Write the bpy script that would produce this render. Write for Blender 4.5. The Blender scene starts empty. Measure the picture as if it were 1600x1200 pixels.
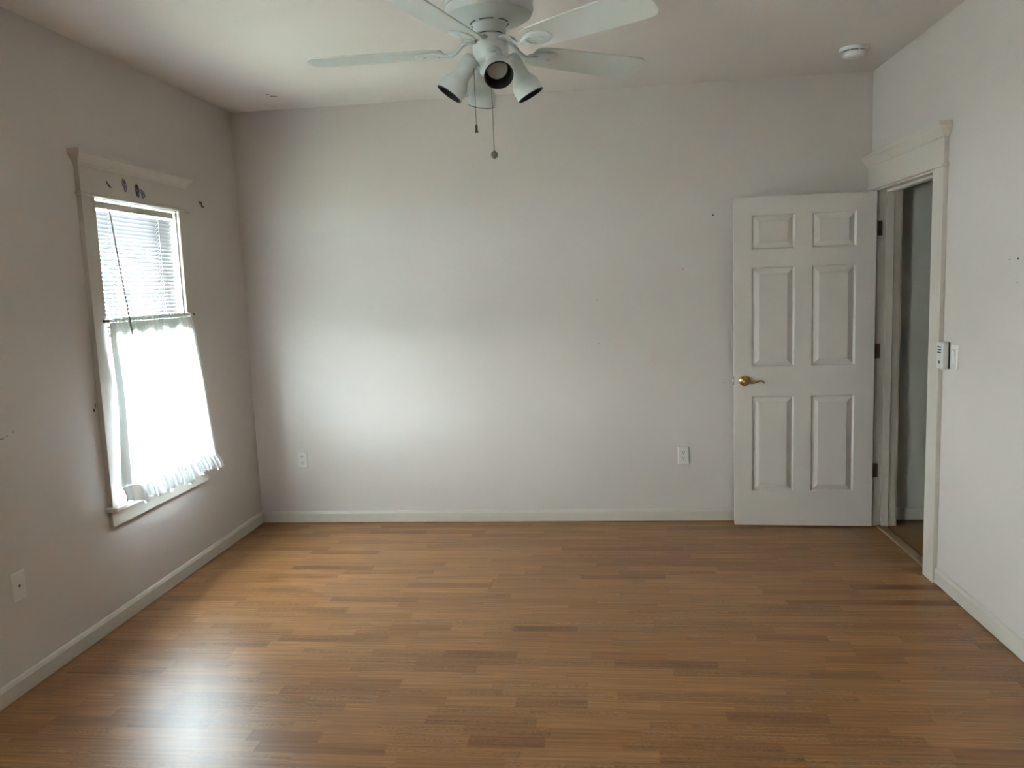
import bpy, bmesh, math, random
from mathutils import Vector, Matrix
random.seed(7)
PI = math.pi
sc = bpy.context.scene
C = sc.collection

# ------------------------------------------------------------------ room size (metres)
W, H, D = 4.021, 2.758, 7.2          # width, ceiling height, depth (back wall is y = 0)
WT = 0.121                            # wall thickness
CAS = 0.025                           # casing thickness
WIN = (-1.575, -0.818, 0.588, 2.052)  # window opening y0,y1,z0,z1
DOOR = (-0.965, -0.135, 2.047)        # doorway y0,y1,top
WIN2 = (-5.55, -4.75, 0.588, 2.052)   # second window of the left wall, behind the camera
HALLX, HALLH, HALLY = 5.35, 2.45, -3.4

# ------------------------------------------------------------------ camera
cam = bpy.data.cameras.new('camera')
co = bpy.data.objects.new('camera', cam); C.objects.link(co); sc.camera = co
cam.sensor_width = 36.0
cam.lens = 36.0 * 1243.794 / 1600.0
cam.clip_start = 0.02
rv = Vector((0.99346134, 0.1077912, -0.03762473))
dv = Vector((-0.02392468, -0.12568091, -0.99178219))
fv = Vector((-0.1116341, 0.98619743, -0.12228025))
m3 = Matrix((rv, -dv, -fv)).transposed()
co.matrix_world = Matrix.Translation((2.363576, -5.151619, 1.568044)) @ m3.to_4x4()

# ------------------------------------------------------------------ view and world
sc.view_settings.view_transform = 'Standard'
sc.view_settings.look = 'None'
sc.view_settings.gamma = 1.0
sc.view_settings.use_curve_mapping = False
sc.view_settings.exposure = 4.11
SKY = 10.0
wd = bpy.data.worlds.new('sky'); sc.world = wd; wd.use_nodes = True
nt = wd.node_tree; nt.nodes.clear()
wo = nt.nodes.new('ShaderNodeOutputWorld'); bg = nt.nodes.new('ShaderNodeBackground')
tc = nt.nodes.new('ShaderNodeTexCoord'); sep = nt.nodes.new('ShaderNodeSeparateXYZ')
rmp = nt.nodes.new('ShaderNodeValToRGB')
nt.links.new(tc.outputs['Generated'], sep.inputs[0])
nt.links.new(sep.outputs['Z'], rmp.inputs[0])
for k, (pos, v) in enumerate(((0.0, 1.0), (0.14, .80), (0.35, .45), (1.0, .26))):   # bright near the horizon, dimmer overhead
    e = rmp.color_ramp.elements[k] if k < 2 else rmp.color_ramp.elements.new(pos)
    e.position = pos; e.color = (.85*v, .945*v, 1.03*v, 1)
nt.links.new(rmp.outputs[0], bg.inputs[0]); bg.inputs[1].default_value = SKY
nt.links.new(bg.outputs[0], wo.inputs[0])

def portal(name, loc, rot, sx, sy):   # guides the renderer's sampling of the sky through an opening
    l = bpy.data.lights.new(name, 'AREA'); l.shape = 'RECTANGLE'; l.size = sx; l.size_y = sy
    l.cycles.is_portal = True
    o = bpy.data.objects.new(name, l); C.objects.link(o); o.location = loc; o.rotation_euler = rot
portal('window_portal', (-0.13, (WIN[0]+WIN[1])/2, (WIN[2]+WIN[3])/2), (0, -PI/2, 0), WIN[3]-WIN[2]+.1, WIN[1]-WIN[0]+.1)
portal('near_window_portal', (-0.13, (WIN2[0]+WIN2[1])/2, (WIN2[2]+WIN2[3])/2), (0, -PI/2, 0), WIN2[3]-WIN2[2], WIN2[1]-WIN2[0])
sc.cycles.use_denoising = True
sc.cycles.max_bounces = 14; sc.cycles.diffuse_bounces = 10; sc.cycles.transparent_max_bounces = 24
sc.cycles.sample_clamp_indirect = 10.0

# ------------------------------------------------------------------ node materials
class NB:
    def __init__(s, name):
        s.m = bpy.data.materials.new(name); s.m.use_nodes = True
        s.t = s.m.node_tree; s.p = s.t.nodes['Principled BSDF']; s.o = s.t.nodes['Material Output']
    def n(s, kind, **kw):
        x = s.t.nodes.new('ShaderNode' + kind)
        for k, v in kw.items(): setattr(x, k, v)
        return x
    def put(s, sock, v):
        if hasattr(v, 'is_output'): s.t.links.new(v, sock)
        elif isinstance(v, (tuple, list)) and len(v) == 3 and sock.type == 'RGBA': sock.default_value = (*v, 1)
        else: sock.default_value = v
    def math(s, op, a, b=0.0, c=0.0):
        x = s.n('Math', operation=op); s.put(x.inputs[0], a); s.put(x.inputs[1], b); s.put(x.inputs[2], c)
        return x.outputs[0]
    def comb(s, x, y, z=0.0):
        c = s.n('CombineXYZ'); s.put(c.inputs[0], x); s.put(c.inputs[1], y); s.put(c.inputs[2], z); return c.outputs[0]
    def white(s, v):
        w = s.n('TexWhiteNoise', noise_dimensions='3D'); s.put(w.inputs['Vector'], v); return w.outputs['Value']
    def noise(s, v, scale, detail=3.0, rough=.5, dist=0.0):
        w = s.n('TexNoise'); s.put(w.inputs['Vector'], v); w.inputs['Scale'].default_value = scale
        w.inputs['Detail'].default_value = detail; w.inputs['Roughness'].default_value = rough
        w.inputs['Distortion'].default_value = dist; return w.outputs['Fac']
    def ramp(s, f, stops):
        r = s.n('ValToRGB'); s.put(r.inputs[0], f); e = r.color_ramp.elements
        while len(e) < len(stops): e.new(.5)
        for k, (p, c) in enumerate(stops): e[k].position = p; e[k].color = (*c, 1)
        return r.outputs[0]
    def mix(s, f, a, b, mode='MIX'):
        x = s.n('Mix', data_type='RGBA', blend_type=mode)
        s.put(x.inputs[0], f); s.put(x.inputs[6], a); s.put(x.inputs[7], b); return x.outputs[2]
    def bump(s, h, strength, dist):
        b = s.n('Bump'); s.put(b.inputs['Height'], h); b.inputs['Strength'].default_value = strength
        b.inputs['Distance'].default_value = dist; s.t.links.new(b.outputs[0], s.p.inputs['Normal'])
    def pr(s, **kw):
        for k, v in kw.items(): s.put(s.p.inputs[k.replace('_', ' ')], v)
        return s.m
    def obj(s): return s.n('TexCoord').outputs['Object']

def paint(name, col, rough=.6, bscale=260, bstr=.12, var=.025):
    b = NB(name); v = b.obj()
    f = b.noise(v, 1.6, 4)
    lo = tuple(c*(1-var) for c in col); hi = tuple(min(1, c*(1+var)) for c in col)
    b.pr(Base_Color=b.ramp(f, [(.3, lo), (.7, hi)]), Roughness=rough)
    if bstr: b.bump(b.noise(v, bscale, 2), bstr, .002)
    return b.m
M = {}
M['wall'] = paint('wall_paint', (.492, .452, .424), .55)
M['ceiling'] = paint('ceiling_paint', (.57, .522, .495), .8, 120, .25)
M['trim'] = paint('trim_paint', (.478, .444, .394), .35, 30, 0)
M['door'] = paint('door_paint', (.50, .46, .428), .4, 60, .03)
M['hall'] = paint('hall_paint', (.50, .50, .465), .6)
M['fan'] = paint('fan_enamel', (.50, .55, .545), .28, 30, 0, .01)
M['blade'] = paint('fan_blade_laminate', (.52, .555, .525), .4, 30, 0, .015)
M['plate'] = paint('plate_plastic', (.555, .53, .505), .3, 30, 0, .01)
M['plastic'] = paint('white_plastic', (.58, .58, .57), .35, 30, 0, .01)
M['vinyl'] = paint('window_vinyl', (.80, .82, .80), .35, 30, 0, .01)
M['black'] = paint('black_baffle', (.012, .012, .013), .45, 30, 0, .2)
M['dark'] = paint('dark_gap', (.02, .018, .016), .7, 30, 0, .2)
M['slot'] = paint('dark_slot', (.03, .028, .026), .6, 30, 0, .2)
M['mark'] = paint('grey_scuff', (.24, .21, .18), .8, 300, 0, .3)
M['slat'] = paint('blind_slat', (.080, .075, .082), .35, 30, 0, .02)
M['headrail'] = paint('headrail_enamel', (.50, .49, .46), .4, 30, 0, .02)
M['wand'] = paint('wand_plastic', (.22, .21, .21), .25, 30, 0, .05)
M['cord'] = paint('cord', (.86, .86, .84), .8, 30, 0, .02)
M['label'] = paint('grey_label', (.42, .44, .42), .6, 900, 0, .35)
M['rodmetal'] = paint('rod_paint', (.55, .53, .50), .35, 30, 0, .02)
M['bulb'] = paint('frosted_bulb', (.30, .30, .295), .25, 30, 0, .02)
def metal(name, col, rough):
    b = NB(name); f = b.noise(b.obj(), 40, 3)
    return b.pr(Base_Color=b.ramp(f, [(.3, tuple(c*.9 for c in col)), (.7, col)]), Metallic=1.0, Roughness=rough)
M['brass'] = metal('polished_brass', (.72, .52, .20), .16)
M['bronze'] = metal('aged_hinge_metal', (.16, .12, .075), .42)
M['steel'] = metal('steel', (.62, .60, .57), .28)
M['chain'] = metal('chain_metal', (.15, .13, .115), .3)

# glass pane: mostly clear with a faint mirror
b = NB('window_glass'); tr = b.n('BsdfTransparent'); gl = b.n('BsdfGlossy'); gl.inputs['Roughness'].default_value = .02
tr.inputs[0].default_value = (.95, .98, .97, 1)
lw = b.n('LayerWeight'); lw.inputs[0].default_value = .5; mx = b.n('MixShader')
b.t.links.new(b.math('MULTIPLY_ADD', b.math('POWER', lw.outputs['Facing'], 5.0), .6, .03), mx.inputs[0]); b.t.links.new(tr.outputs[0], mx.inputs[1]); b.t.links.new(gl.outputs[0], mx.inputs[2])
b.t.links.new(mx.outputs[0], b.o.inputs[0]); M['glass'] = b.m

# sheer cotton: lets light through, scatters the rest
def sheer(name, clear, col, back=.65):
    b = NB(name); v = b.obj()
    t = b.n('BsdfTransparent'); tl = b.n('BsdfTranslucent'); df = b.n('BsdfDiffuse')
    tl.inputs[0].default_value = (*col, 1); df.inputs[0].default_value = (*col, 1)
    m1 = b.n('MixShader'); m1.inputs[0].default_value = 1 - back
    b.t.links.new(tl.outputs[0], m1.inputs[1]); b.t.links.new(df.outputs[0], m1.inputs[2])
    m2 = b.n('MixShader'); f = b.math('MULTIPLY', b.noise(v, 500, 2), clear*2)
    b.t.links.new(f, m2.inputs[0]); b.t.links.new(m1.outputs[0], m2.inputs[1]); b.t.links.new(t.outputs[0], m2.inputs[2])
    b.t.links.new(m2.outputs[0], b.o.inputs[0]); return b.m
M['sheer'] = sheer('sheer_cotton', .25, (.90, .92, .93))
M['hem'] = sheer('doubled_cotton', 0.0, (.84, .87, .89), .014)
M['pocket'] = sheer('gathered_cotton', .012, (.84, .86, .87), .35)
M['heading'] = sheer('heading_cotton', 0.0, (.84, .87, .87), .045)

b = NB('added_shade_cloth'); tl = b.n('BsdfTranslucent'); tl.inputs[0].default_value = (.97, .925, .86, 1)  # cloth of the added shade, warmth and translucency set for its light
b.t.links.new(tl.outputs[0], b.o.inputs[0]); M['shade'] = b.m

# wood-look laminate: rows of short strips running across the room
def laminate(name, dark=1.0):
    b = NB(name); s = b.n('SeparateXYZ'); b.t.links.new(b.obj(), s.inputs[0])
    x, y = s.outputs[0], s.outputs[1]
    row = b.math('FLOOR', b.math('DIVIDE', y, .0655))
    plank = b.math('FLOOR', b.math('DIVIDE', y, .1965))
    r1 = b.white(b.comb(row, 3.1, 0)); r2 = b.white(b.comb(row, 17.7, 2))
    ln = b.math('MULTIPLY_ADD', r2, .30, .26)
    u = b.math('DIVIDE', b.math('ADD', x, b.math('MULTIPLY', r1, 5.0)), ln)
    cell = b.math('FLOOR', u)
    rc = b.white(b.comb(cell, row, 1)); rd = b.white(b.comb(cell, row, 9))
    shift = b.math('MULTIPLY', rd, 40.0)
    # streaky grain
    g1 = b.noise(b.comb(b.math('MULTIPLY_ADD', x, 2.2, shift), b.math('MULTIPLY_ADD', y, 82.0, shift)), 1.0, 5, .62, .25)
    g2 = b.noise(b.comb(b.math('MULTIPLY_ADD', x, 9.0, shift), b.math('MULTIPLY', y, 260.0)), 1.0, 3, .6)
    # cathedral rings in some strips
    yy = b.math('SUBTRACT', b.math('FRACT', b.math('DIVIDE', y, .0655)), .5)
    xx = b.math('MULTIPLY', b.math('SUBTRACT', b.math('FRACT', u), .5), 3.0)
    w = b.math('ADD', b.math('MULTIPLY', b.math('MULTIPLY', yy, yy), 14.0), b.math('MULTIPLY', xx, 3.2))
    w = b.math('ADD', w, b.math('MULTIPLY', b.noise(b.comb(b.math('MULTIPLY_ADD', x, 14.0, shift), b.math('MULTIPLY', y, 40.0)), 1.0, 3), 5.0))
    ring = b.math('POWER', b.math('ABSOLUTE', b.math('SINE', b.math('MULTIPLY', w, 3.2))), 3.0)
    hasring = b.math('GREATER_THAN', rd, .66)
    ring = b.math('MULTIPLY', b.math('MULTIPLY', ring, hasring), .26)
    base = b.ramp(rc, [(0, (.190, .080, .026)), (.10, (.228, .104, .036)), (.40, (.265, .126, .047)), (.80, (.284, .139, .054)), (1, (.305, .152, .061))])
    tone = b.math('ADD', b.math('MULTIPLY', b.math('SUBTRACT', g1, .5), 1.9), b.math('MULTIPLY', b.math('SUBTRACT', g2, .5), .45))
    tone = b.math('SUBTRACT', b.math('ADD', 1.0, tone), ring)
    # seams
    fy = b.math('FRACT', b.math('DIVIDE', y, .1965)); fx = b.math('FRACT', u)
    seam = b.math('LESS_THAN', fy, .008)
    seam2 = b.math('LESS_THAN', fx, .006)
    tone = b.math('MULTIPLY', tone, b.math('SUBTRACT', 1.0, b.math('MULTIPLY', b.math('MAXIMUM', seam, b.math('MULTIPLY', seam2, .5)), .25)))
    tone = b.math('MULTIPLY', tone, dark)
    cc = b.n('CombineColor'); 
    for k in range(3): b.t.links.new(tone, cc.inputs[k])
    col = b.mix(1.0, base, cc.outputs[0], 'MULTIPLY')
    b.pr(Base_Color=col, Roughness=b.math('MULTIPLY_ADD', g1, .08, .33))
    b.p.inputs['Specular IOR Level'].default_value = .36
    b.bump(b.math('ADD', g1, b.math('MULTIPLY', g2, .5)), .045, .0012)
    return b.m
M['floor'] = laminate('oak_laminate')
M['hallfloor'] = laminate('oak_laminate_shaded', .8)  # same laminate darkened, the hall's shade put into its colour
b = NB('threshold_wood'); s = b.n('SeparateXYZ'); b.t.links.new(b.obj(), s.inputs[0])
g = b.noise(b.comb(b.math('MULTIPLY', s.outputs[0], 160.0), b.math('MULTIPLY', s.outputs[1], 5.0)), 1, 4)
M['threshold'] = b.pr(Base_Color=b.ramp(g, [(.3, (.22, .14, .075)), (.7, (.33, .225, .125))]), Roughness=.38)
b = NB('purple_sticker'); f = b.noise(b.obj(), 70, 4)
M['sticker'] = b.pr(Base_Color=b.ramp(f, [(.38, (.018, .008, .022)), (.52, (.06, .035, .07)), (.68, (.22, .18, .24))]), Roughness=.5)
b = NB('faded_sticker'); f = b.noise(b.obj(), 90, 4)
M['faded'] = b.pr(Base_Color=b.ramp(f, [(.35, (.05, .035, .05)), (.5, (.16, .12, .15)), (.68, (.34, .30, .31))]), Roughness=.6)
b = NB('lawn'); f = b.noise(b.obj(), 3, 5)
M['lawn'] = b.pr(Base_Color=b.ramp(f, [(.3, (.20, .22, .14)), (.7, (.30, .32, .22))]), Roughness=.9)

# ------------------------------------------------------------------ mesh helpers
def quad(bm, a, b_, c, d):
    return bm.faces.new([bm.verts.new(p) for p in (a, b_, c, d)])
def box(bm, x0, x1, y0, y1, z0, z1, mt=None):
    v = [bm.verts.new(p) for p in ((x0,y0,z0),(x1,y0,z0),(x1,y1,z0),(x0,y1,z0),(x0,y0,z1),(x1,y0,z1),(x1,y1,z1),(x0,y1,z1))]
    for f in ((3,2,1,0),(4,5,6,7),(0,1,5,4),(1,2,6,5),(2,3,7,6),(3,0,4,7)): bm.faces.new([v[i] for i in f])
    if mt:
        for q in v: q.co = mt @ q.co
    return v
def loft(bm, rings, cap=True):
    R = [[bm.verts.new(p) for p in r] for r in rings]; n = len(R[0])
    for a, c in zip(R, R[1:]):
        for i in range(n): bm.faces.new((a[i], a[(i+1) % n], c[(i+1) % n], c[i]))
    if cap:
        bm.faces.new(R[0][::-1]); bm.faces.new(R[-1])
    return R
def lathe(bm, prof, seg=48, mt=None, closed_ends=True):
    rings = []
    for r, z in prof:
        rings.append([bm.verts.new((r*math.cos(2*PI*i/seg), r*math.sin(2*PI*i/seg), z)) for i in range(seg)])
    for a, c in zip(rings, rings[1:]):
        for i in range(seg): bm.faces.new((a[i], a[(i+1) % seg], c[(i+1) % seg], c[i]))
    if closed_ends:
        bm.faces.new(rings[0][::-1]); bm.faces.new(rings[-1])
    if mt:
        for r in rings:
            for v in r: v.co = mt @ v.co
def tube(bm, pts, rad, seg=10):
    pts = [Vector(p) for p in pts]; rings = []
    rads = rad if isinstance(rad, (list, tuple)) else [rad]*len(pts)
    for i, p in enumerate(pts):
        t = (pts[min(i+1, len(pts)-1)] - pts[max(i-1, 0)]).normalized()
        a = t.cross(Vector((0, 0, 1)))
        if a.length < .05: a = t.cross(Vector((0, 1, 0)))
        a.normalize(); c = t.cross(a)
        rings.append([p + (a*math.cos(2*PI*k/seg) + c*math.sin(2*PI*k/seg))*rads[i] for k in range(seg)])
    loft(bm, rings)
def obj(name, bm, mat, parent=None, bevel=0, seg=2, smooth=None, recalc=True):
    if recalc: bmesh.ops.recalc_face_normals(bm, faces=bm.faces[:])
    me = bpy.data.meshes.new(name); bm.to_mesh(me); bm.free()
    o = bpy.data.objects.new(name, me); C.objects.link(o)
    me.materials.append(M[mat] if isinstance(mat, str) else mat)
    if smooth is not None:
        me.polygons.foreach_set('use_smooth', [True]*len(me.polygons))
        me.set_sharp_from_angle(angle=math.radians(smooth))
    if bevel:
        md = o.modifiers.new('bevel', 'BEVEL'); md.width = bevel; md.segments = seg; md.limit_method = 'ANGLE'
        md.harden_normals = False
    if parent: o.parent = parent; 
    return o
def nb(): return bmesh.new()
def bxo(name, mat, parent, *a, bevel=.0015, **k):
    m = nb(); box(m, *a); return obj(name, m, mat, parent, bevel, **k)
def tag(o, label, cat, group=None, kind=None):
    o['label'] = label; o['category'] = cat
    if group: o['group'] = group
    if kind: o['kind'] = kind
    return o
def empty(name, loc, label, cat, group=None, kind=None):
    o = bpy.data.objects.new(name, None); C.objects.link(o); o.location = loc; o.empty_display_size = .1
    return tag(o, label, cat, group, kind)
def child(name, bm, mat, parent, **k):      # mesh given in world coordinates, put under a thing with its base elsewhere
    L = parent.matrix_basis.translation
    for v in bm.verts: v.co -= L
    return obj(name, bm, mat, parent, **k)

# ------------------------------------------------------------------ walls, floor, ceiling
def wall(name, mat, axis, a0, a1, us, zs, holes, label):
    # grid wall between planes a0..a1 on the given axis, holes are (u0,u1,z0,z1)
    us = sorted(set(us + [h[i] for h in holes for i in (0, 1)])); zs = sorted(set(zs + [h[i] for h in holes for i in (2, 3)]))
    bm = nb()
    def P(a, u, z): return (a, u, z) if axis == 0 else (u, a, z)
    def solid(i, j):
        if i < 0 or j < 0 or i >= len(us)-1 or j >= len(zs)-1: return False
        u, z = (us[i]+us[i+1])/2, (zs[j]+zs[j+1])/2
        return not any(h[0] < u < h[1] and h[2] < z < h[3] for h in holes)
    for i in range(len(us)-1):
        for j in range(len(zs)-1):
            if not solid(i, j): continue
            u0, u1, z0, z1 = us[i], us[i+1], zs[j], zs[j+1]
            for a in (a0, a1): quad(bm, P(a, u0, z0), P(a, u1, z0), P(a, u1, z1), P(a, u0, z1))
            for di, dj, e in ((-1, 0, (u0, z0, u0, z1)), (1, 0, (u1, z0, u1, z1)), (0, -1, (u0, z0, u1, z0)), (0, 1, (u0, z1, u1, z1))):
                if not solid(i+di, j+dj):
                    quad(bm, P(a0, e[0], e[1]), P(a1, e[0], e[1]), P(a1, e[2], e[3]), P(a0, e[2], e[3]))
    bmesh.ops.remove_doubles(bm, verts=bm.verts[:], dist=1e-5)
    o = obj(name, bm, mat)
    return tag(o, label, 'wall', kind='structure')
wl = wall('wall_left', 'wall', 0, -.14, 0, [-D, 0], [0, H],
          [(WIN[0]-.02, WIN[1]+.02, WIN[2]-.03, WIN[3]+.03), WIN2], 'off-white left wall with the curtained window')
wb = wall('wall_back', 'wall', 1, 0, .12, [-.14, HALLX+.1], [0, H], [], 'large blank off-white back wall facing the viewer')
wr = wall('wall_right', 'wall', 0, W, W+WT, [-D, 0], [0, H], [(DOOR[0]-.018, DOOR[1]+.018, -.01, DOOR[2]+.018)], 'off-white right wall with the open doorway')
wf = wall('wall_front', 'wall', 1, -D-.12, -D, [-.14, W+WT], [0, H], [], 'off-white wall behind the viewer')
m = nb(); quad(m, (-.14, -D-.1, 0), (W+.02, -D-.1, 0), (W+.02, .1, 0), (-.14, .1, 0))
fl = tag(obj('floor', m, 'floor'), 'brown oak-look laminate strip floor of the room', 'floor', kind='structure')
m = nb(); quad(m, (-.14, -D-.1, H), (-.14, .1, H), (W+WT, .1, H), (W+WT, -D-.1, H))
ce = tag(obj('ceiling', m, 'ceiling'), 'off-white textured ceiling above the fan', 'ceiling', kind='structure')
# hallway beyond the doorway
m = nb(); quad(m, (W+.02, HALLY-.1, 0), (HALLX+.1, HALLY-.1, 0), (HALLX+.1, .1, 0), (W+.02, .1, 0))
tag(obj('hall_floor', m, 'hallfloor'), 'shaded laminate floor of the hall beyond the doorway', 'floor', kind='structure')
m = nb(); quad(m, (W+WT, HALLY-.1, HALLH), (W+WT, .1, HALLH), (HALLX+.1, .1, HALLH), (HALLX+.1, HALLY-.1, HALLH))
tag(obj('hall_ceiling', m, 'hall'), 'ceiling of the hall beyond the doorway', 'ceiling', kind='structure')
wall('hall_wall_side', 'hall', 0, HALLX, HALLX+.1, [HALLY-.1, 0], [0, H], [], 'far side wall of the hall beyond the doorway')
wall('hall_wall_front', 'hall', 1, HALLY-.1, HALLY, [W+WT, HALLX+.1], [0, H], [], 'near end wall of the hall beyond the doorway')
m = nb(); box(m, W+WT+.001, HALLX, -.006, -.0005, 0, HALLH)
tag(obj('hall_wall_back', m, 'hall'), 'shaded grey end wall of the hall seen through the doorway', 'wall', kind='structure')
m = nb(); box(m, W+WT+.001, HALLX, -.018, -.006, 0.004, .083)
tag(obj('hall_baseboard', m, 'hall', bevel=.003), 'shaded baseboard at the end of the hall', 'baseboard', kind='structure')
# ground outside
m = nb(); quad(m, (-40, -40, -.45), (-.14, -40, -.45), (-.14, 40, -.45), (-40, 40, -.45))
tag(obj('outside_ground', m, 'lawn'), 'ground outside the window', 'ground', kind='structure')

# baseboards: moulded profile along a wall
BP = [(.0005, .004), (.0125, .004), (.0125, .064), (.0105, .068), (.0095, .072), (.0075, .077), (.0045, .081), (.0005, .083)]
def baseboard(name, f, label):
    bm = nb(); loft(bm, [[f(t, d, z) for d, z in BP] for t in (0, 1)])
    return tag(obj(name, bm, 'trim'), label, 'baseboard', kind='structure')
baseboard('baseboard_left', lambda t, d, z: (d, -D + t*D, z), 'off-white baseboard along the left wall under the window')
baseboard('baseboard_back', lambda t, d, z: (t*W, -d, z), 'off-white baseboard along the back wall')
baseboard('baseboard_right', lambda t, d, z: (W-d, -D + t*(D-1.083), z), 'off-white baseboard along the right wall, nearer than the doorway')
baseboard('baseboard_front', lambda t, d, z: (t*W, -D+d, z), 'off-white baseboard behind the viewer')

# nail holes and scuffs belong to the walls
def dot(name, parent, n, c, ru, rv_, mat='slot', th=.0012):
    bm = nb(); n = Vector(n); a = n.cross(Vector((0, 0, 1)))
    if a.length < .1: a = Vector((1, 0, 0))
    a.normalize(); u = a.cross(n); c = Vector(c)
    k = 12
    rim = lambda s, h: [c + n*h + a*ru*s*math.cos(2*PI*i/k) + u*rv_*s*math.sin(2*PI*i/k) for i in range(k)]
    loft(bm, [rim(1, 0.0002), rim(.85, th)])
    return obj(name, bm, mat, parent)
for x, z, r in ((3.078, 1.958, .005), (2.345, 1.457, .003), (2.35, 1.178, .003), (3.139, .905, .003)):
    dot('nail_hole', wb, (0, -1, 0), (x, 0, z), r, r)
dot('scuff', wb, (0, -1, 0), (2.894, 0, 1.63), .003, .008, 'mark')
for y, z, r in ((-1.752, 1.60, .004), (-1.687, 1.599, .003), (-1.754, 1.504, .003)):
    dot('nail_hole', wr, (-1, 0, 0), (W, y, z), r*1.6, r, 'slot' if r > .0035 else 'mark')
dot('nail_hole', wl, (1, 0, 0), (0, -1.702, 1.063), .006, .009)
dot('scuff', wl, (1, 0, 0), (0, -1.69, 1.085), .006, .012, 'mark')
for dy, dz, ru in ((0, 0, .016), (.03, .006, .008), (.065, .016, .007), (-.025, .004, .010)):
    dot('scuff', wl, (1, 0, 0), (0, -2.29+dy, 1.043+dz), ru, .003, 'mark')
for dx, dy, ru in ((0, 0, .014), (.018, .01, .010), (-.008, -.04, .008)):
    dot('scuff', ce, (0, 0, -1), (.43+dx, -.353+dy, H), ru, .012, 'mark')

# ------------------------------------------------------------------ trim shapes shared by window and doorway
def crown(bm, sx, x_wall, y0, y1, z, clip=None):
    prof = [(-.066, .028), (-.060, .030), (-.052, .033), (-.040, .042), (-.030, .052), (-.024, .056), (-.020, .060), (0, .060)]
    rings = []
    for dz, p in prof:
        ya, yb = y0 - (p-.022), y1 + (p-.022)
        if clip is not None: yb = min(yb, clip)
        rings.append([(x_wall, ya, z+dz), (x_wall+sx*p, ya, z+dz), (x_wall+sx*p, yb, z+dz), (x_wall, yb, z+dz)])
    loft(bm, rings)

# ------------------------------------------------------------------ window_1
w1 = empty('window_1', (0, (WIN[0]+WIN[1])/2, WIN[2]), 'narrow white-trimmed window in the left wall, half covered by a curtain', 'window', kind='structure')
Y0, Y1, Z0, Z1 = WIN
OY0, OY1 = -1.672, -.722
def wc(name, mat, *a, bevel=.0015):
    m = nb(); box(m, *a); return child(name, m, mat, w1, bevel=bevel)
wc('casing', 'trim', .0005, CAS, OY0, Y0, Z0, 2.055)
wc('casing', 'trim', .0005, CAS, Y1, OY1, Z0, 2.055)
wc('head_board', 'trim', .0005, CAS, OY0, OY1, 2.068, 2.20)
wc('fillet', 'trim', .0005, .036, OY0-.014, OY1+.014, 2.054, 2.069, bevel=.005)
m = nb(); crown(m, 1, .0005, OY0, OY1, 2.256); child('crown_moulding', m, 'trim', w1, bevel=.001)
wc('stool', 'trim', -.075, .058, OY0-.022, OY1+.022, .564, Z0, bevel=.006)
wc('apron', 'trim', .0005, .02, OY0, OY1, .487, .564)
wc('jamb', 'trim', -.075, .012, Y0-.018, Y0, Z0, Z1+.018)
wc('jamb', 'trim', -.075, .012, Y1, Y1+.018, Z0, Z1+.018)
wc('head_jamb', 'trim', -.06, .012, Y0-.018, Y1+.018, Z1, Z1+.018)
m = nb()
for a in ((-.125, -.078, Y0-.015, Y0+.008, Z0-.02, Z1+.025), (-.125, -.078, Y1-.008, Y1+.015, Z0-.02, Z1+.025),
          (-.125, -.078, Y0, Y1, Z0-.02, Z0+.035), (-.125, -.078, Y0, Y1, Z1+.012, Z1+.028)): box(m, *a)
child('window_frame', m, 'vinyl', w1, bevel=.002)
m = nb()
for a in ((-.118, -.086, Y0+.008, Y0+.026, Z0+.035, 1.345), (-.118, -.086, Y1-.026, Y1-.008, Z0+.035, 1.345),
          (-.118, -.086, Y0+.026, Y1-.026, Z0+.035, Z0+.07), (-.118, -.086, Y0+.026, Y1-.026, 1.31, 1.345)): box(m, *a)
child('lower_sash', m, 'vinyl', w1, bevel=.002)
m = nb(); box(m, -.106, -.102, Y0+.022, Y1-.022, Z0+.065, 1.315); child('glass_pane', m, 'glass', w1)
m = nb(); box(m, -.106, -.102, Y0+.006, Y1-.006, 1.345, Z1+.014); child('glass_pane', m, 'glass', w1)

# ------------------------------------------------------------------ window_2 (on the same wall, behind the viewer)
w2 = empty('window_2', (0, (WIN2[0]+WIN2[1])/2, WIN2[2]), 'second window of the left wall with an added shade drawn, behind the viewer', 'window', kind='structure')
a0, a1, c0, c1 = WIN2
m = nb()
for a in ((.0005, CAS, a0-.1, a0, c0, c1), (.0005, CAS, a1, a1+.1, c0, c1), (.0005, CAS, a0-.1, a1+.1, c1, c1+.14), (.0005, .055, a0-.12, a1+.12, c0-.025, c0)): box(m, *a)
child('casing', m, 'trim', w2, bevel=.0015)
m = nb()
for a in ((-.125, -.08, a0, a0+.03, c0, c1), (-.125, -.08, a1-.03, a1, c0, c1), (-.125, -.08, a0+.03, a1-.03, c0, c0+.04), (-.125, -.08, a0+.03, a1-.03, c1-.03, c1), (-.125, -.08, a0+.03, a1-.03, 1.31, 1.345)): box(m, *a)
child('window_frame', m, 'vinyl', w2, bevel=.002)
m = nb(); box(m, -.106, -.102, a0+.025, a1-.025, c0+.035, c1-.025); child('glass_pane', m, 'glass', w2)
m = nb(); quad(m, (-.03, a0+.004, c0+.004), (-.03, a1-.004, c0+.004), (-.03, a1-.004, c1-.004), (-.03, a0+.004, c1-.004)); child('added_roller_shade', m, 'shade', w2)  # unseen shade, added to soften and tune the light from this window

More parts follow.
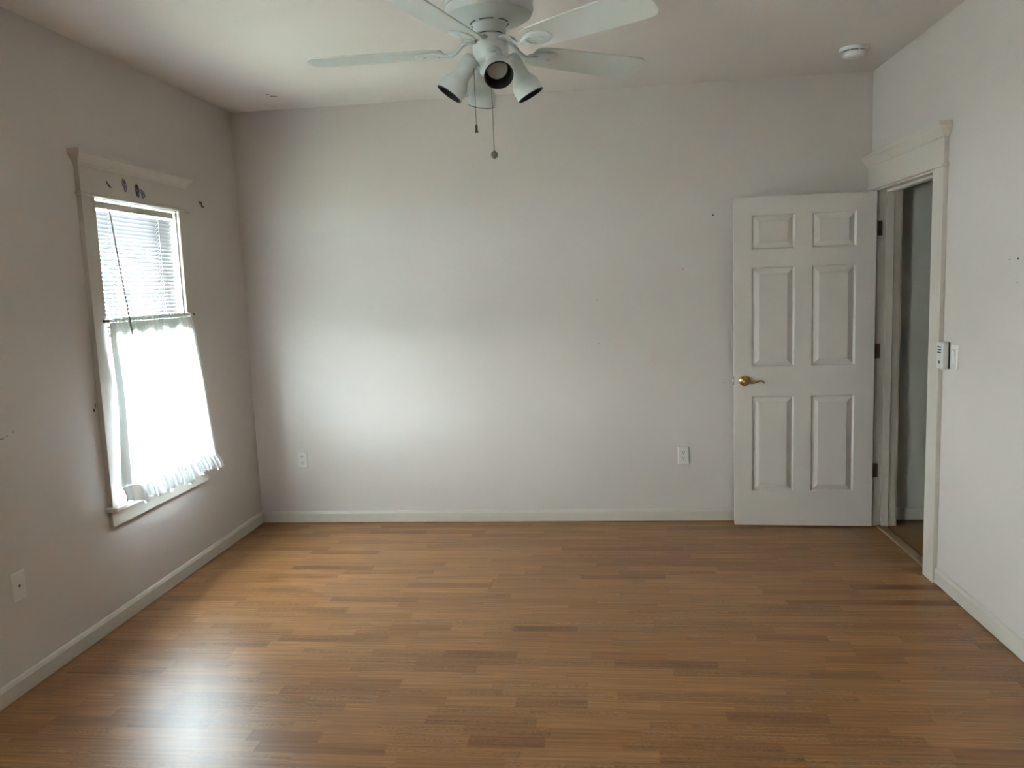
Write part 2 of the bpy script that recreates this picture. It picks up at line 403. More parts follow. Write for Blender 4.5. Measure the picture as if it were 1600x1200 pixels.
# ------------------------------------------------------------------ doorway trim and threshold
dt = empty('trim_1', (W, (DOOR[0]+DOOR[1])/2, 0), 'off-white moulded casing around the open doorway', 'door frame', kind='structure')
def dc(name, mat, *a, bevel=.0015):
    m = nb(); box(m, *a); return child(name, m, mat, dt, bevel=bevel)
dc('casing', 'trim', W-.022, W-.0005, -1.083, DOOR[0]+.006, .001, 2.055)
dc('casing', 'trim', W-.022, W-.0005, DOOR[1]+.006, -.014, .001, 2.055)
dc('head_board', 'trim', W-.022, W-.0005, -1.083, -.001, 2.068, 2.20)
dc('fillet', 'trim', W-.033, W-.0005, -1.095, -.001, 2.054, 2.069, bevel=.005)
m = nb(); crown(m, -1, W-.0005, -1.083, -.001, 2.258, clip=-.001); child('crown_moulding', m, 'trim', dt, bevel=.001)
dc('jamb', 'trim', W-.008, W+WT+.008, DOOR[1], DOOR[1]+.018, .001, DOOR[2]+.018)
dc('jamb', 'trim', W-.008, W+WT+.008, DOOR[0]-.018, DOOR[0], .001, DOOR[2]+.018)
dc('head_jamb', 'trim', W-.008, W+WT+.008, DOOR[0], DOOR[1], DOOR[2], DOOR[2]+.018)
dc('door_stop', 'trim', W+.043, W+.085, DOOR[1]-.013, DOOR[1], .001, DOOR[2], bevel=.002)
dc('door_stop', 'trim', W+.043, W+.085, DOOR[0], DOOR[0]+.013, .001, DOOR[2], bevel=.002)
dc('door_stop', 'trim', W+.043, W+.085, DOOR[0]+.013, DOOR[1]-.013, DOOR[2]-.013, DOOR[2], bevel=.002)
m = nb(); box(m, W+WT+.0005, W+WT+.02, DOOR[1]+.006, -.02, .001, 2.055); box(m, W+WT+.0005, W+WT+.02, -1.06, DOOR[0]-.006, .001, 2.055)
box(m, W+WT+.0005, W+WT+.02, -1.06, -.02, 2.055, 2.15)
child('hall_casing', m, 'trim', dt, bevel=.0015)
m = nb(); loft(m, [[(W+.018, t, 0.0005), (W+.020, t, .004), (W+.030, t, .008), (W+.066, t, .008), (W+.076, t, .004), (W+.078, t, 0.0005)] for t in (DOOR[0]+.0005, DOOR[1]-.0005)])
tag(obj('trim_2', m, 'threshold'), 'thin light wood threshold strip across the doorway', 'threshold', kind='structure')

# ------------------------------------------------------------------ door_1, standing open against the back wall
ang = 0.0472
dr = empty('door_1', (4.0015, -.1645, 0), 'white six-panel door with brass lever, standing open near the back wall', 'door', kind='structure')
dr.rotation_euler = (0, 0, PI - ang)      # local +x runs from the hinge to the free edge, local +y faces the viewer
DW, DZ0, DZ1, DT = .819, .010, 2.042, .035
PX = [(.112, .363), (.463, .714)]
PZ = [(.230, .833), (1.015, 1.622), (1.728, 1.936)]
def door_face(bm, y, sgn):
    xs = [0] + [v for p in PX for v in p] + [DW]; zs = [DZ0] + [v for p in PZ for v in p] + [DZ1]
    for i in range(len(xs)-1):
        for j in range(len(zs)-1):
            x0, x1, z0, z1 = xs[i], xs[i+1], zs[j], zs[j+1]
            if i % 2 == 1 and j % 2 == 1:
                rings = []
                for off, dep in ((0, 0), (.004, .004), (.008, .0115), (.012, .0120), (.039, .0022), (.041, .0006), (.043, .0004)):
                    yy = y - sgn*dep
                    rings.append([(x0+off, yy, z0+off), (x1-off, yy, z0+off), (x1-off, yy, z1-off), (x0+off, yy, z1-off)])
                R = loft(bm, rings, cap=False); bm.faces.new(R[-1])
            else: quad(bm, (x0, y, z0), (x1, y, z0), (x1, y, z1), (x0, y, z1))
m = nb(); door_face(m, 0, 1); door_face(m, -DT, -1)
for a in (((0, 0, DZ0), (DW, 0, DZ0), (DW, -DT, DZ0), (0, -DT, DZ0)), ((0, 0, DZ1), (DW, 0, DZ1), (DW, -DT, DZ1), (0, -DT, DZ1)),
          ((0, 0, DZ0), (0, 0, DZ1), (0, -DT, DZ1), (0, -DT, DZ0)), ((DW, 0, DZ0), (DW, 0, DZ1), (DW, -DT, DZ1), (DW, -DT, DZ0))): quad(m, *a)
bmesh.ops.remove_doubles(m, verts=m.verts[:], dist=1e-5)
obj('door_leaf', m, 'door', dr)
# lever handle on the visible face
LX, LZ = .757, .930
hd = bpy.data.objects.new('door_handle', None); C.objects.link(hd); hd.parent = dr; hd.location = (LX, 0, LZ); hd['label'] = 'polished brass lever handle'
RM = Matrix.Rotation(-PI/2, 4, 'X')       # lathe axis z -> y
m = nb(); lathe(m, [(.034, .0005), (.034, .003), (.031, .007), (.024, .011), (.018, .013), (.0135, .016), (.0125, .028), (.0145, .034), (.0165, .042), (.0150, .050), (.0095, .055), (.003, .0565)], 40, RM)
obj('rose', m, 'brass', hd, smooth=40)
m = nb()
path = [(0, .044, .002), (-.016, .046, -.002), (-.034, .047, -.0065), (-.052, .047, -.0065), (-.070, .046, -.001), (-.086, .045, .003), (-.099, .044, .002), (-.108, .043, -.005), (-.112, .042, -.013)]
tube(m, path, [.0095, .0088, .0078, .0068, .006, .0054, .005, .0045, .003], 14)
obj('lever', m, 'brass', hd, smooth=60)
m = nb(); lathe(m, [(.034, .0005), (.034, .003), (.026, .010), (.0125, .014), (.0125, .030), (.0150, .040), (.008, .046)], 32, Matrix.Translation((LX, -DT, LZ)) @ Matrix.Rotation(PI/2, 4, 'X'))
tube(m, [(LX+p[0], -DT-p[1]*.85, LZ+p[2]) for p in path], .006, 12)
obj('back_lever', m, 'brass', dr, smooth=50)
m = nb(); box(m, DW-.0005, DW+.0012, -.0305, -.0045, LZ-.028, LZ+.028); o = obj('latch_plate', m, 'bronze', dr, bevel=.0005)
m = nb(); loft(m, [[(DW+.001, -.024, LZ-.009), (DW+.001, -.011, LZ-.009), (DW+.001, -.011, LZ+.009), (DW+.001, -.024, LZ+.009)], [(DW+.011, -.022, LZ-.007), (DW+.008, -.012, LZ-.007), (DW+.008, -.012, LZ+.007), (DW+.011, -.022, LZ+.007)]])
obj('latch_bolt', m, 'steel', o)
inv = (Matrix.Translation(dr.location) @ Matrix.Rotation(PI-ang, 4, 'Z')).inverted()
for zc in (1.826, 1.095, .356):
    m = nb()
    box(m, 4.006, 4.043, DOOR[1]-.0022, DOOR[1]-.0002, zc-.044, zc+.044)
    for k in range(5):
        lathe(m, [(.0062, zc-.044+k*.0178), (.0062, zc-.044+k*.0178+.0168)], 14, Matrix.Translation((4.006, -.151, 0)))
    lathe(m, [(.0035, zc-.05), (.0035, zc+.05)], 12, Matrix.Translation((4.006, -.151, 0)))
    box(m, 4.0045, 4.0065, -.151, DOOR[1]-.0004, zc-.044, zc+.044)
    for dz in (-.028, 0, .028):
        lathe(m, [(.0042, 0), (.0042, .0012), (.002, .0018)], 10, Matrix.Translation((4.026 + (.008 if dz == 0 else 0), DOOR[1]-.0022, zc+dz)) @ Matrix.Rotation(PI/2, 4, 'X'))
    for v in m.verts: v.co = inv @ v.co
    obj('hinge', m, 'bronze', dr, smooth=40)

# ------------------------------------------------------------------ window blind
bl = empty('window_blind', (-.012, -1.18, 2.034), 'white mini blind lowered over the upper window half, slats tilted open', 'blind')
BY0, BY1 = -1.555, -.832
m = nb(); box(m, -.030, -.004, BY0, BY1, 2.011, 2.044); child('headrail', m, 'headrail', bl, bevel=.002)
m = nb(); tilt = math.radians(45.5); z = 1.990; bx = -.017
slat_z = []
while z > 1.435: slat_z.append(z); z -= .0203
for z in slat_z:
    ring = []
    for k in range(7):
        s = -1 + 2*k/6; c = .0016*(1-s*s)
        ring.append((bx + .0122*s*math.cos(tilt) - c*math.sin(tilt), z + .0122*s*math.sin(tilt) + c*math.cos(tilt)))
    up = ring + [(a - .0002, b_ - .0006) for a, b_ in ring[::-1]]
    loft(m, [[(p[0], y, p[1]) for p in up] for y in (BY0+.006, BY1-.006)])
child('slats', m, 'slat', bl, smooth=35)
m = nb(); z = 1.428
for k in range(9):
    box(m, bx-.0122, bx+.0122, BY0+.006, BY1-.006, z-.0012, z); z -= .0021
child('stacked_slats', m, 'slat', bl)
m = nb(); box(m, bx-.0125, bx+.0125, BY0+.006, BY1-.006, 1.392, 1.408); child('bottom_rail', m, 'slat', bl, bevel=.003)
for yc in (-1.415, -.990):
    m = nb()
    tube(m, [(bx+.0125, yc, 2.009), (bx+.0125, yc, 1.40)], .0011, 6)
    tube(m, [(bx-.0125, yc, 2.009), (bx-.0125, yc, 1.40)], .0011, 6)
    for z in slat_z: tube(m, [(bx-.0125, yc+.002, z-.0100), (bx+.0125, yc+.002, z+.0095)], .0007, 5)
    child('ladder_cord', m, 'cord', bl)
m = nb(); tube(m, [(0, -1.463, 2.016), (.012, -1.461, 2.008), (.018, -1.459, 1.998)], .0016, 8)
tube(m, [(.018, -1.459, 2.0), (.040, -1.452, 1.72), (.064, -1.437, 1.398)], .0040, 8)
o = child('tilt_wand', m, 'wand', bl, smooth=60); o['label'] = 'dark grey tilt wand hanging in front of the slats'

# ------------------------------------------------------------------ cafe curtain and rod
RX, RZ = .040, 1.474
rod = empty('curtain_rod', (RX, -1.19, RZ), 'thin curtain rod across the middle of the window, ends on the casing', 'curtain rod')
m = nb(); tube(m, [(RX, -1.600, RZ), (RX, -.792, RZ)], .0050, 12); child('rod', m, 'rodmetal', rod, smooth=60)
for y in (-1.600, -.792):
    m = nb(); lathe(m, [(.008, CAS+.0002), (.008, CAS+.004), (.0055, CAS+.006), (.0055, RX+.004), (.0075, RX+.006), (.0075, RX+.012)], 16, Matrix.Translation((0, y, RZ)) @ Matrix.Rotation(PI/2, 4, 'Y'))
    child('bracket', m, 'bronze', rod, smooth=40)

def lerp_table(tab, z):
    for (z0, v0), (z1, v1) in zip(tab, tab[1:]):
        if z <= z0 and z >= z1: return v0 + (v1-v0)*(z0-z)/(z0-z1)
    return tab[-1][1] if z < tab[-1][0] else tab[0][1]
LEFT = [(1.49, -1.588), (1.457, -1.588), (1.354, -1.583), (1.273, -1.572), (1.162, -1.566), (1.038, -1.576), (.853, -1.605), (.60, -1.645)]
RIGHT = [(1.49, -.826), (1.455, -.822), (1.369, -.797), (1.181, -.770), (.914, -.745), (.678, -.718), (.60, -.700)]
FOLDS = [(.085, .034, .04), (.17, .012, .05), (.30, .020, .035), (.36, .016, .03), (.52, .013, .05), (.68, .016, .06), (.83, .014, .05), (.95, .016, .04)]
def cur(s, z):
    """point of the hanging fabric, s 0..1 from the near edge, z height"""
    t = max(0, min(1, (RZ - z)/(RZ - .64)))
    y = lerp_table(LEFT, z)*(1-s) + lerp_table(RIGHT, z)*s
    x = RX + .006 + .030*t
    g = math.sin(s*2*PI*23 + 1.3*math.sin(s*19)) * .0055 * max(0, 1-t*2.2)
    f = sum(a*math.exp(-((s-c-.02*math.sin(3*t+c*9))/w)**2) for c, a, w in FOLDS) * min(1, t*2.0)
    x += g + f - .020*math.exp(-(s/.04)**2)*min(1, t*3)
    y += math.cos(s*2*PI*23)*.003*max(0, 1-t*2.5)
    return Vector((x, y, z))
def seam_z(s): return .660 - .014*s + .007*math.sin(s*17+.6) + .006*math.sin(s*41)
cu = empty('cafe_curtain', (RX, -1.19, RZ), 'sheer white cafe curtain glowing over the lower window half, ruffled hem', 'curtain')
NS, NT = 240, 60
m = nb(); G = []
for j in range(NT+1):
    row = []
    for i in range(NS+1):
        s = i/NS; zb = seam_z(s); z = 1.463 + (zb-1.463)*j/NT
        row.append(m.verts.new(cur(s, z)))
    G.append(row)
for j in range(NT):
    for i in range(NS): m.faces.new((G[j][i], G[j][i+1], G[j+1][i+1], G[j+1][i]))
child('panel', m, 'sheer', cu, smooth=180, recalc=False)
m = nb(); G = []             # rod pocket: a gathered sleeve around the rod with a small standing heading
prof = []
for k in range(14):
    a = 2*PI*k/13 ; prof.append((math.cos(a-PI/2)*.0085, math.sin(a-PI/2)*.0105))
for px, pz in prof:
    row = []
    for i in range(NS+1):
        s = i/NS; y = -1.572 + s*(1.572-.826)
        w = math.sin(s*2*PI*23 + 1.3*math.sin(s*19))*.0022
        q = 1 + .28*math.sin(s*2*PI*46+px*200)*.5
        row.append(m.verts.new((RX + px*q + w, y + math.cos(s*2*PI*23)*.002, RZ + pz*q + .003*math.sin(s*2*PI*31))))
    G.append(row)
for a, c in zip(G, G[1:]):
    for i in range(NS): m.faces.new((a[i], a[i+1], c[i+1], c[i]))
child('rod_pocket', m, 'pocket', cu, smooth=180, recalc=False)
for s0, s1 in ((0.0, .045), (.950, 1.0)):    # doubled side hems
    m = nb(); G = []
    for j in range(NT+1):
        row = []
        for i in range(7):
            s = s0 + (s1-s0)*i/6; z = 1.46 + (seam_z(s)-1.46)*j/NT
            p = cur(s, z); p.x -= .0022; row.append(m.verts.new(p))
        G.append(row)
    for j in range(NT):
        for i in range(6): m.faces.new((G[j][i], G[j][i+1], G[j+1][i+1], G[j+1][i]))
    child('side_hem', m, 'hem', cu, smooth=180, recalc=False)
m = nb(); G = []             # doubled heading band below the rod
for j in range(7):
    row = []
    for i in range(NS+1):
        s = i/NS; zb = 1.405 + .012*math.sin(s*33) + .008*math.sin(s*71+1)
        p = cur(s, 1.463 + (zb-1.463)*j/6); p.x -= .0025; row.append(m.verts.new(p))
    G.append(row)
for a, c in zip(G, G[1:]):
    for i in range(NS): m.faces.new((a[i], a[i+1], c[i+1], c[i]))
child('heading_band', m, 'heading', cu, smooth=180, recalc=False)
m = nb(); G = []; NR = 560; NK = 8
rr = random.Random(3)
drop = [(.00, .058), (.05, .070), (.12, .078), (.18, .068), (.26, .064), (.335, .072), (.385, .092), (.42, .070), (.50, .082), (.57, .080), (.66, .078), (.70, .062), (.78, .074), (.84, .066), (.91, .076), (.97, .078), (1.0, .046)]
def dropv(s):
    for (a, v), (b_, w) in zip(drop, drop[1:]):
        if a <= s <= b_: return v + (w-v)*(s-a)/(b_-a)
for j in range(NK+1):
    t = j/NK; row = []
    for i in range(NR+1):
        s = i/NR; top = cur(s, seam_z(s))
        ph = s*2*PI*30 + 2.2*math.sin(s*23) + 1.1*math.sin(s*61)
        amp = .0015 + .0125*t
        x = top.x + .004 + .020*math.sin(t*PI*.5) + amp*math.sin(ph)
        y = top.y + amp*.8*math.cos(ph*1.0+.5) + (s-.5)*.03*t
        z = top.z + .006 - (dropv(s)+.006)*t + .004*math.sin(ph*.5)*t
        row.append(m.verts.new((x, y, z)))
    G.append(row)
for j in range(NK):
    for i in range(NR): m.faces.new((G[j][i], G[j][i+1], G[j+1][i+1], G[j+1][i]))
o = child('ruffle', m, 'hem', cu, smooth=180, recalc=False); o['label'] = 'gathered ruffle along the hem'

# ------------------------------------------------------------------ stickers on the window head, hook beside it
def sticker(name, yc, zc, pts, mat, label, group, x=CAS, ang=0.0):
    n = len(pts); e = empty(name, (x+.0003, yc, zc), label, 'sticker', group)
    m = nb()
    loft(m, [[(.0002, p[0]*s_, p[1]*s_) for p in pts] if h == 0 else [(h, p[0]*s_, p[1]*s_) for p in pts] for h, s_ in ((0, 1.0), (.0012, .94))])
    C.objects.unlink(e); bpy.data.objects.remove(e)
    o = obj(name, m, mat); o.location = (x+.0003, yc, zc); o.rotation_euler = (ang, 0, 0)
    return tag(o, label, 'sticker', group)
SG = 'sticker remnants on the window head board'
sticker('sticker_remnant', -1.456, 2.123, [(-.020, .016), (-.014, .006), (.002, -.008), (.018, -.013), (.021, -.009), (.008, -.001), (-.006, .010), (-.015, .019)], 'slot',
        'thin dark crescent scrap on the window head board, farthest from the corner', SG)
sticker('sticker_remnant', -1.325, 2.137, [(-.020, .018), (-.008, .034), (.012, .026), (.022, .008), (.018, -.006), (.022, -.030), (.010, -.032), (-.004, -.030), (-.006, -.008), (-.018, -.004)], 'faded',
        'faded mauve flower-shaped sticker remnant in the middle of the window head board', SG)
sticker('sticker_remnant', -1.214, 2.124, [(-.022, .018), (-.003, .036), (.014, .024), (.021, .006), (.016, -.012), (.018, -.030), (.006, -.036), (-.012, -.026), (-.018, -.006)], 'sticker',
        'dark purple leaf-shaped sticker remnant on the window head board', SG)
sticker('sticker_remnant', -1.168, 2.118, [(-.024, .014), (-.010, .016), (.010, .010), (.020, .000), (.024, -.020), (.016, -.022), (.006, -.030), (-.010, -.026), (-.014, -.010)], 'faded',
        'grey mottled sticker remnant touching the dark purple leaf-shaped one', SG)
hk = empty('wall_hook', (0, -.511, 2.12), 'tiny dark hook on the left wall between window and corner', 'hook')
m = nb(); tube(m, [(.0005, -.511, 2.132), (.005, -.511, 2.132), (.007, -.511, 2.124), (.008, -.510, 2.112), (.011, -.508, 2.105), (.016, -.505, 2.105), (.018, -.503, 2.112)], .0034, 8)
child('hook', m, 'bronze', hk, smooth=60)
m = nb(); box(m, .0005, .004, -.526, -.498, 2.127, 2.139); child('plate', m, 'bronze', hk, bevel=.001)

# ------------------------------------------------------------------ outlets and plates
def plate_mesh(w, h, t):
    m = nb(); r = [(-w/2, -h/2), (w/2, -h/2), (w/2, h/2), (-w/2, h/2)]
    loft(m, [[(x*k, -d, z*kk) for x, z in r] for d, k, kk in ((.0003, 1, 1), (t*.45, 1, 1), (t, 1-.010/w, 1-.010/h))]); return m
def outlet(x, z, label):
    e = empty('wall_outlet', (x, 0, z), label, 'outlet', 'duplex outlets low on the back wall')
    obj('cover_plate', plate_mesh(.074, .117, .006), 'plate', e, bevel=.0008)
    for dz in (.0195, -.0195):
        m = nb(); R = []
        for yy in (-.0055, -.0075):
            R.append([(.0168*math.cos(a)*(1 if abs(math.cos(a)) < .97 else .97), yy, dz + max(-.0138, min(.0138, .0168*math.sin(a)))) for a in [2*PI*k/28 for k in range(28)]])
        loft(m, R); rc = obj('receptacle', m, 'plate', e)
        m = nb()
        box(m, -.0082, -.0050, -.0082, -.0070, dz+.0002, dz+.0098); box(m, .0050, .0078, -.0082, -.0070, dz+.0010, dz+.0092)
        lathe(m, [(.0036, .0070), (.0036, .0082)], 12, Matrix.Translation((0, 0, dz-.0070)) @ Matrix.Rotation(PI/2, 4, 'X'))
        obj('slots', m, 'slot', rc)
    m = nb(); lathe(m, [(.003, .0055), (.003, .0068), (.0015, .0072)], 12, Matrix.Rotation(PI/2, 4, 'X')); obj('screw', m, 'steel', e)
outlet(.320, .4415, 'white duplex outlet low on the back wall near the window corner')
outlet(2.881, .4365, 'white duplex outlet low on the back wall beside the open door')
e = empty('cable_plate', (0, -2.294, .4395), 'blank off-white cable plate with one dark hole, low on the left wall', 'wall plate')
m = plate_mesh(.074, .117, .006)
for v in m.verts: v.co = Vector((-v.co.y, v.co.x, v.co.z))
obj('cover_plate', m, 'plate', e, bevel=.0008)
m = nb(); lathe(m, [(.0058, .0055), (.0058, .0068), (.004, .0072)], 16, Matrix.Rotation(PI/2, 4, 'Y')); obj('jack', m, 'slot', e)
e = empty('light_switch', (W, -1.212, 1.158), 'white rocker light switch on the right wall beside the small slotted box', 'light switch')
m = plate_mesh(.074, .117, .006)
for v in m.verts: v.co = Vector((v.co.y, v.co.x, v.co.z))
obj('cover_plate', m, 'plate', e, bevel=.0008)
m = nb(); loft(m, [[(-.0055, -.0165, -.033), (-.0055, .0165, -.033), (-.0055, .0165, .033), (-.0055, -.0165, .033)], [(-.0068, -.0160, -.0325), (-.0068, .0160, -.0325), (-.0110, .0160, .0325), (-.0110, -.0160, .0325)]])
obj('rocker', m, 'plastic', e, bevel=.0008)
# slotted box beside the door casing
e = empty('wall_control', (W, -1.128, 1.158), 'small white slotted control box on the right wall against the door casing', 'control box')
m = nb(); dd = .037; hw, hh = .034, .066
loft(m, [[(-d, -hw*k, -hh*k2), (-d, hw*k, -hh*k2), (-d, hw*k, hh*k2), (-d, -hw*k, hh*k2)] for d, k, k2 in ((.0005, .92, .96), (.006, .92, .96))])
obj('base', m, 'slot', e)  # dark colour paints in the shadow line between box and wall
m = nb(); box(m, -dd, -.006, -hw, hw, -hh, hh); obj('housing', m, 'plastic', e, bevel=.007, seg=4, smooth=40)
for k, dz in enumerate((.041, .028, .015)):
    m = nb(); box(m, -dd-.0008, -dd+.002, -.020, .020, dz-.0028, dz+.0028); obj('slot', m, 'slot', e)
m = nb(); lathe(m, [(.0075, 0), (.0075, .0018), (.006, .0024)], 18, Matrix.Translation((-dd+.0002, -.002, -.032)) @ Matrix.Rotation(-PI/2, 4, 'Y')); obj('button', m, 'slot', e, smooth=40)

# ------------------------------------------------------------------ smoke detector
e = empty('smoke_detector', (3.742, -.545, H), 'round white smoke detector on the ceiling near the right corner', 'smoke detector')
m = nb(); lathe(m, [(.072, -.0005), (.072, -.012), (.068, -.018), (.060, -.019)], 56); obj('base_ring', m, 'plastic', e, smooth=40)
m = nb(); lathe(m, [(.057, -.018), (.057, -.024)], 48); obj('vent_gap', m, 'slot', e, smooth=40)
m = nb(); lathe(m, [(.0605, -.0235), (.0615, -.027), (.058, -.040), (.050, -.0475), (.030, -.051), (.002, -.052)], 56); obj('cover', m, 'plastic', e, smooth=40)
for k in range(8):
    m = nb(); box(m, -.0035, .0035, .052, .0608, -.0245, -.0178, Matrix.Rotation(2*PI*k/8 + .2, 4, 'Z')); obj('vent_rib', m, 'plastic', e)
m = nb(); lathe(m, [(.009, -.0505), (.009, -.0545), (.007, -.056)], 20, Matrix.Translation((-.008, -.012, 0))); obj('test_button', m, 'plastic', e, smooth=40)

# ------------------------------------------------------------------ ceiling fan
FX, FY, FZ = 2.0045, -2.2508, 2.383
fan = empty('ceiling_fan', (FX, FY, H), 'white five-blade ceiling fan with four spotlights and two pull chains', 'ceiling fan')
def fz(z): return z - H
m = nb(); lathe(m, [(.070, fz(2.7575)), (.070, fz(2.735)), (.060, fz(2.715)), (.040, fz(2.700)), (.022, fz(2.69)), (.022, fz(2.64))], 48); obj('canopy', m, 'fan', fan, smooth=40)
m = nb(); lathe(m, [(.020, fz(2.655)), (.080, fz(2.650)), (.122, fz(2.632)), (.147, fz(2.602)), (.1535, fz(2.575)), (.1535, fz(2.537))], 72); obj('motor_cover', m, 'fan', fan, smooth=40)
m = nb(); lathe(m, [(.1500, fz(2.538)), (.1500, fz(2.533))], 72); obj('seam_ring', m, 'slot', fan, smooth=40)
m = nb(); lathe(m, [(.1535, fz(2.534)), (.1540, fz(2.522)), (.146, fz(2.504)), (.124, fz(2.490)), (.094, fz(2.4835)), (.066, fz(2.4815)), (.058, fz(2.477)), (.0565, fz(2.446)), (.052, fz(2.4435))], 72); obj('motor_housing', m, 'fan', fan, smooth=30)
m = nb()
for k in range(6):                         # vent slots around the neck
    a0 = 2*PI*k/6 + .1
    pts = [(.0660*math.cos(a0+.75*q/8), .0660*math.sin(a0+.75*q/8), fz(2.4812)) for q in range(9)]
    tube(m, pts, .0022, 6)
obj('vent_slot', m, 'slot', fan)
m = nb(); lathe(m, [(.0505, fz(2.4445)), (.0505, fz(2.4385))], 48); obj('gap_ring', m, 'slot', fan, smooth=40)
m = nb(); lathe(m, [(.054, fz(2.4395)), (.0575, fz(2.436)), (.0575, fz(2.412)), (.054, fz(2.410))], 48); obj('flywheel', m, 'fan', fan, smooth=40)
m = nb(); lathe(m, [(.0615, fz(2.4105)), (.0630, fz(2.407)), (.0630, fz(2.366)), (.0605, fz(2.357)), (.053, fz(2.351)), (.040, fz(2.3495))], 56); obj('switch_housing', m, 'fan', fan, smooth=40)
m = nb(); lathe(m, [(.041, fz(2.350)), (.041, fz(2.318)), (.036, fz(2.308)), (.018, fz(2.303)), (.010, fz(2.296)), (.003, fz(2.294))], 40); obj('light_fitter', m, 'fan', fan, smooth=40)

def blade_outline():
    pts = []                                # x along the blade, y across; root narrow, tip rounded
    r0, r1 = .168, .660
    top = [(r0, .046), (r0+.012, .057), (r0+.05, .0635), (.35, .0705), (.50, .0755), (.600, .0775)]
    pts += top
    cx, rad = .604, .0775
    for k in range(1, 14):
        a = PI/2 - PI*k/14; pts.append((cx + (r1-cx)*math.cos(a)**.75 if math.cos(a) > 0 else cx, rad*math.copysign(abs(math.sin(a))**.80, math.sin(a))))
    pts += [(x, -y) for x, y in top[::-1]]
    return pts
def iron_outline():
    return [(.150, .013), (.165, .022), (.185, .034), (.210, .040), (.238, .037), (.262, .024), (.272, .008), (.272, -.008), (.262, -.024), (.238, -.037), (.210, -.040), (.185, -.034), (.165, -.022), (.150, -.013)]
PITCHES = [-4.5, -12.5, -14, -14, -12.5]          # each bracket holds its blade at a slightly different pitch
for k in range(5):
    a = PI + .00107 + k*2*PI/5
    Rz = Matrix.Rotation(a, 4, 'Z'); Rp = Matrix.Translation((0, 0, fz(FZ+.006))) @ Matrix.Rotation(math.radians(PITCHES[k]), 4, 'X')
    m = nb(); ol = blade_outline()
    loft(m, [[(x, y, zz) for x, y in ol] for zz in (0, .0055)])
    for v in m.verts: v.co = Rz @ (Rp @ v.co)
    blade = obj('fan_blade', m, 'blade', fan, bevel=.0015)
    m = nb(); io = iron_outline()
    loft(m, [[(x*s_ + .211*(1-s_), y*s_, zz) for x, y in io] for zz, s_ in ((-.0005, 1.0), (-.004, .99), (-.0062, .90))])
    for q in (.190, .238):
        for sy in ((-1, 1) if q < .2 else (0,)):
            lathe(m, [(.005, -.0055), (.005, -.0075), (.003, -.0088)], 12, Matrix.Translation((q, sy*.018, 0)))
    for v in m.verts: v.co = Rp @ v.co
    # curved neck from the flywheel down to the plate
    nk = [(.052, fz(2.424)), (.078, fz(2.424)), (.098, fz(2.416)), (.116, fz(2.398)), (.134, fz(2.386)), (.158, fz(2.3835)), (.180, fz(2.384))]
    rings = []
    for (x, z), w in zip(nk, (.017, .016, .013, .011, .0115, .016, .022)):
        rings.append([(x, -w, z-.004), (x, -w*.5, z-.0075), (x, w*.5, z-.0075), (x, w, z-.004), (x, w, z+.002), (x, -w, z+.002)])
    loft(m, rings)
    for v in m.verts: v.co = Rz @ v.co
    obj('blade_iron', m, 'fan', blade, smooth=50)

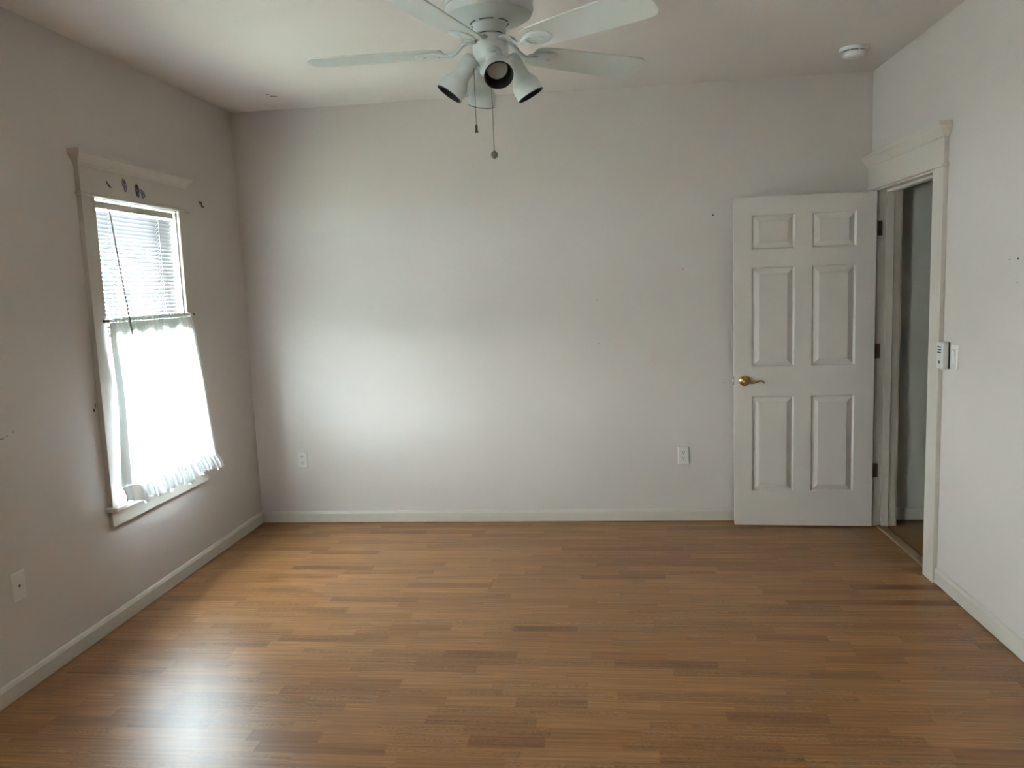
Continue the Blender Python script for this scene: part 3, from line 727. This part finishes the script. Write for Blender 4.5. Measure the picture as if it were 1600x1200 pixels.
# spotlight heads
for k, (az, tl) in enumerate(((190, 36), (10, 28), (285, 47), (115, 27))):
    a = math.radians(az); t = math.radians(tl)
    piv = Vector((.074*math.cos(a), .074*math.sin(a), fz(2.355)))
    # local z axis of the lamp points out of the mouth
    dirv = Vector((math.sin(t)*math.cos(a), math.sin(t)*math.sin(a), -math.cos(t)))
    q = dirv.to_track_quat('Z', 'Y').to_matrix().to_4x4()
    T = Matrix.Translation(piv) @ q
    sp = bpy.data.objects.new('spotlight_head', None); C.objects.link(sp); sp.parent = fan
    m = nb(); lathe(m, [(.010, -.020), (.020, -.019), (.0275, -.014), (.0315, -.004), (.0322, .058), (.0335, .066), (.040, .078), (.0470, .089), (.0490, .098), (.0495, .132), (.0470, .132), (.0462, .100), (.0300, .075), (.0290, .010), (.005, .008)], 48, T)
    obj('spot_can', m, 'fan', sp, smooth=40)
    m = nb(); lathe(m, [(.0493, .130), (.0497, .1345), (.0462, .1350), (.0452, .128), (.0448, .100), (.0290, .0765), (.0285, .040), (.004, .039)], 48, T, closed_ends=False)
    obj('black_baffle', m, 'black', sp, smooth=40)
    m = nb(); lathe(m, [(.012, .042), (.013, .060), (.024, .072), (.0335, .084), (.0360, .091), (.0340, .097), (.022, .1005), (.003, .102)], 40, T)
    obj('bulb', m, 'bulb', sp, smooth=40)
    m = nb(); stub = Vector((math.cos(a), math.sin(a), 0))
    tube(m, [stub*.036 + Vector((0, 0, fz(2.334))), stub*.052 + Vector((0, 0, fz(2.340))), piv + dirv*.004 - stub*.012], .0085, 14)
    lathe(m, [(.013, .034), (.013, .042)], 20, Matrix.Translation((0, 0, fz(2.334))) @ Matrix.Rotation(a, 4, 'Z') @ Matrix.Rotation(PI/2, 4, 'Y'))
    obj('swivel_arm', m, 'fan', sp, smooth=40)
    if az in (285, 115):                     # small grey printed sticker on the can
        m = nb(); rg = []
        side = Vector((0, -1, 0)); loc = T.inverted().to_3x3() @ side; th0 = math.atan2(loc.y, loc.x)
        z0, z1 = (.022, .040) if az == 285 else (.030, .050)
        for zz in (z0, z1):
            rg.append([m.verts.new(T @ Vector((.0327*math.cos(th0+u), .0327*math.sin(th0+u), zz))) for u in [-.35+.7*i/8 for i in range(9)]])
        for i in range(8): m.faces.new((rg[0][i], rg[0][i+1], rg[1][i+1], rg[1][i]))
        o = obj('rating_label', m, 'label', sp)
# pull chains
for (x, y, z0, z1, kind) in ((-.0585, -.030, 2.372, 2.137, 'fob'), (-.002, -.0, 2.297, 2.046, 'ball')):
    m = nb(); n = int((z0-z1)/.0040)
    tube(m, [(x, y, fz(z0)), (x+.001, y, fz(z1))], .0009, 6)
    for i in range(n):
        z = z0 - (z0-z1)*i/n
        bmesh.ops.create_icosphere(m, subdivisions=1, radius=.0016, matrix=Matrix.Translation((x + .001*i/n, y, fz(z))))
    ch = obj('pull_chain', m, 'chain', fan, smooth=60)
    m = nb()
    if kind == 'fob':
        lathe(m, [(.0015, 0), (.0048, -.003), (.0048, -.021), (.0065, -.023), (.0065, -.027), (.002, -.028)], 16, Matrix.Translation((x+.001, y, fz(z1)))); mt = 'chain'
    else:
        lathe(m, [(.0012, .004), (.0050, .002), (.0105, -.004), (.0128, -.011), (.0110, -.018), (.0065, -.0230), (.0015, -.0248)], 24, Matrix.Translation((x+.001, y, fz(z1)))); mt = 'chain'
    obj('chain_pull', m, mt, ch, smooth=50)
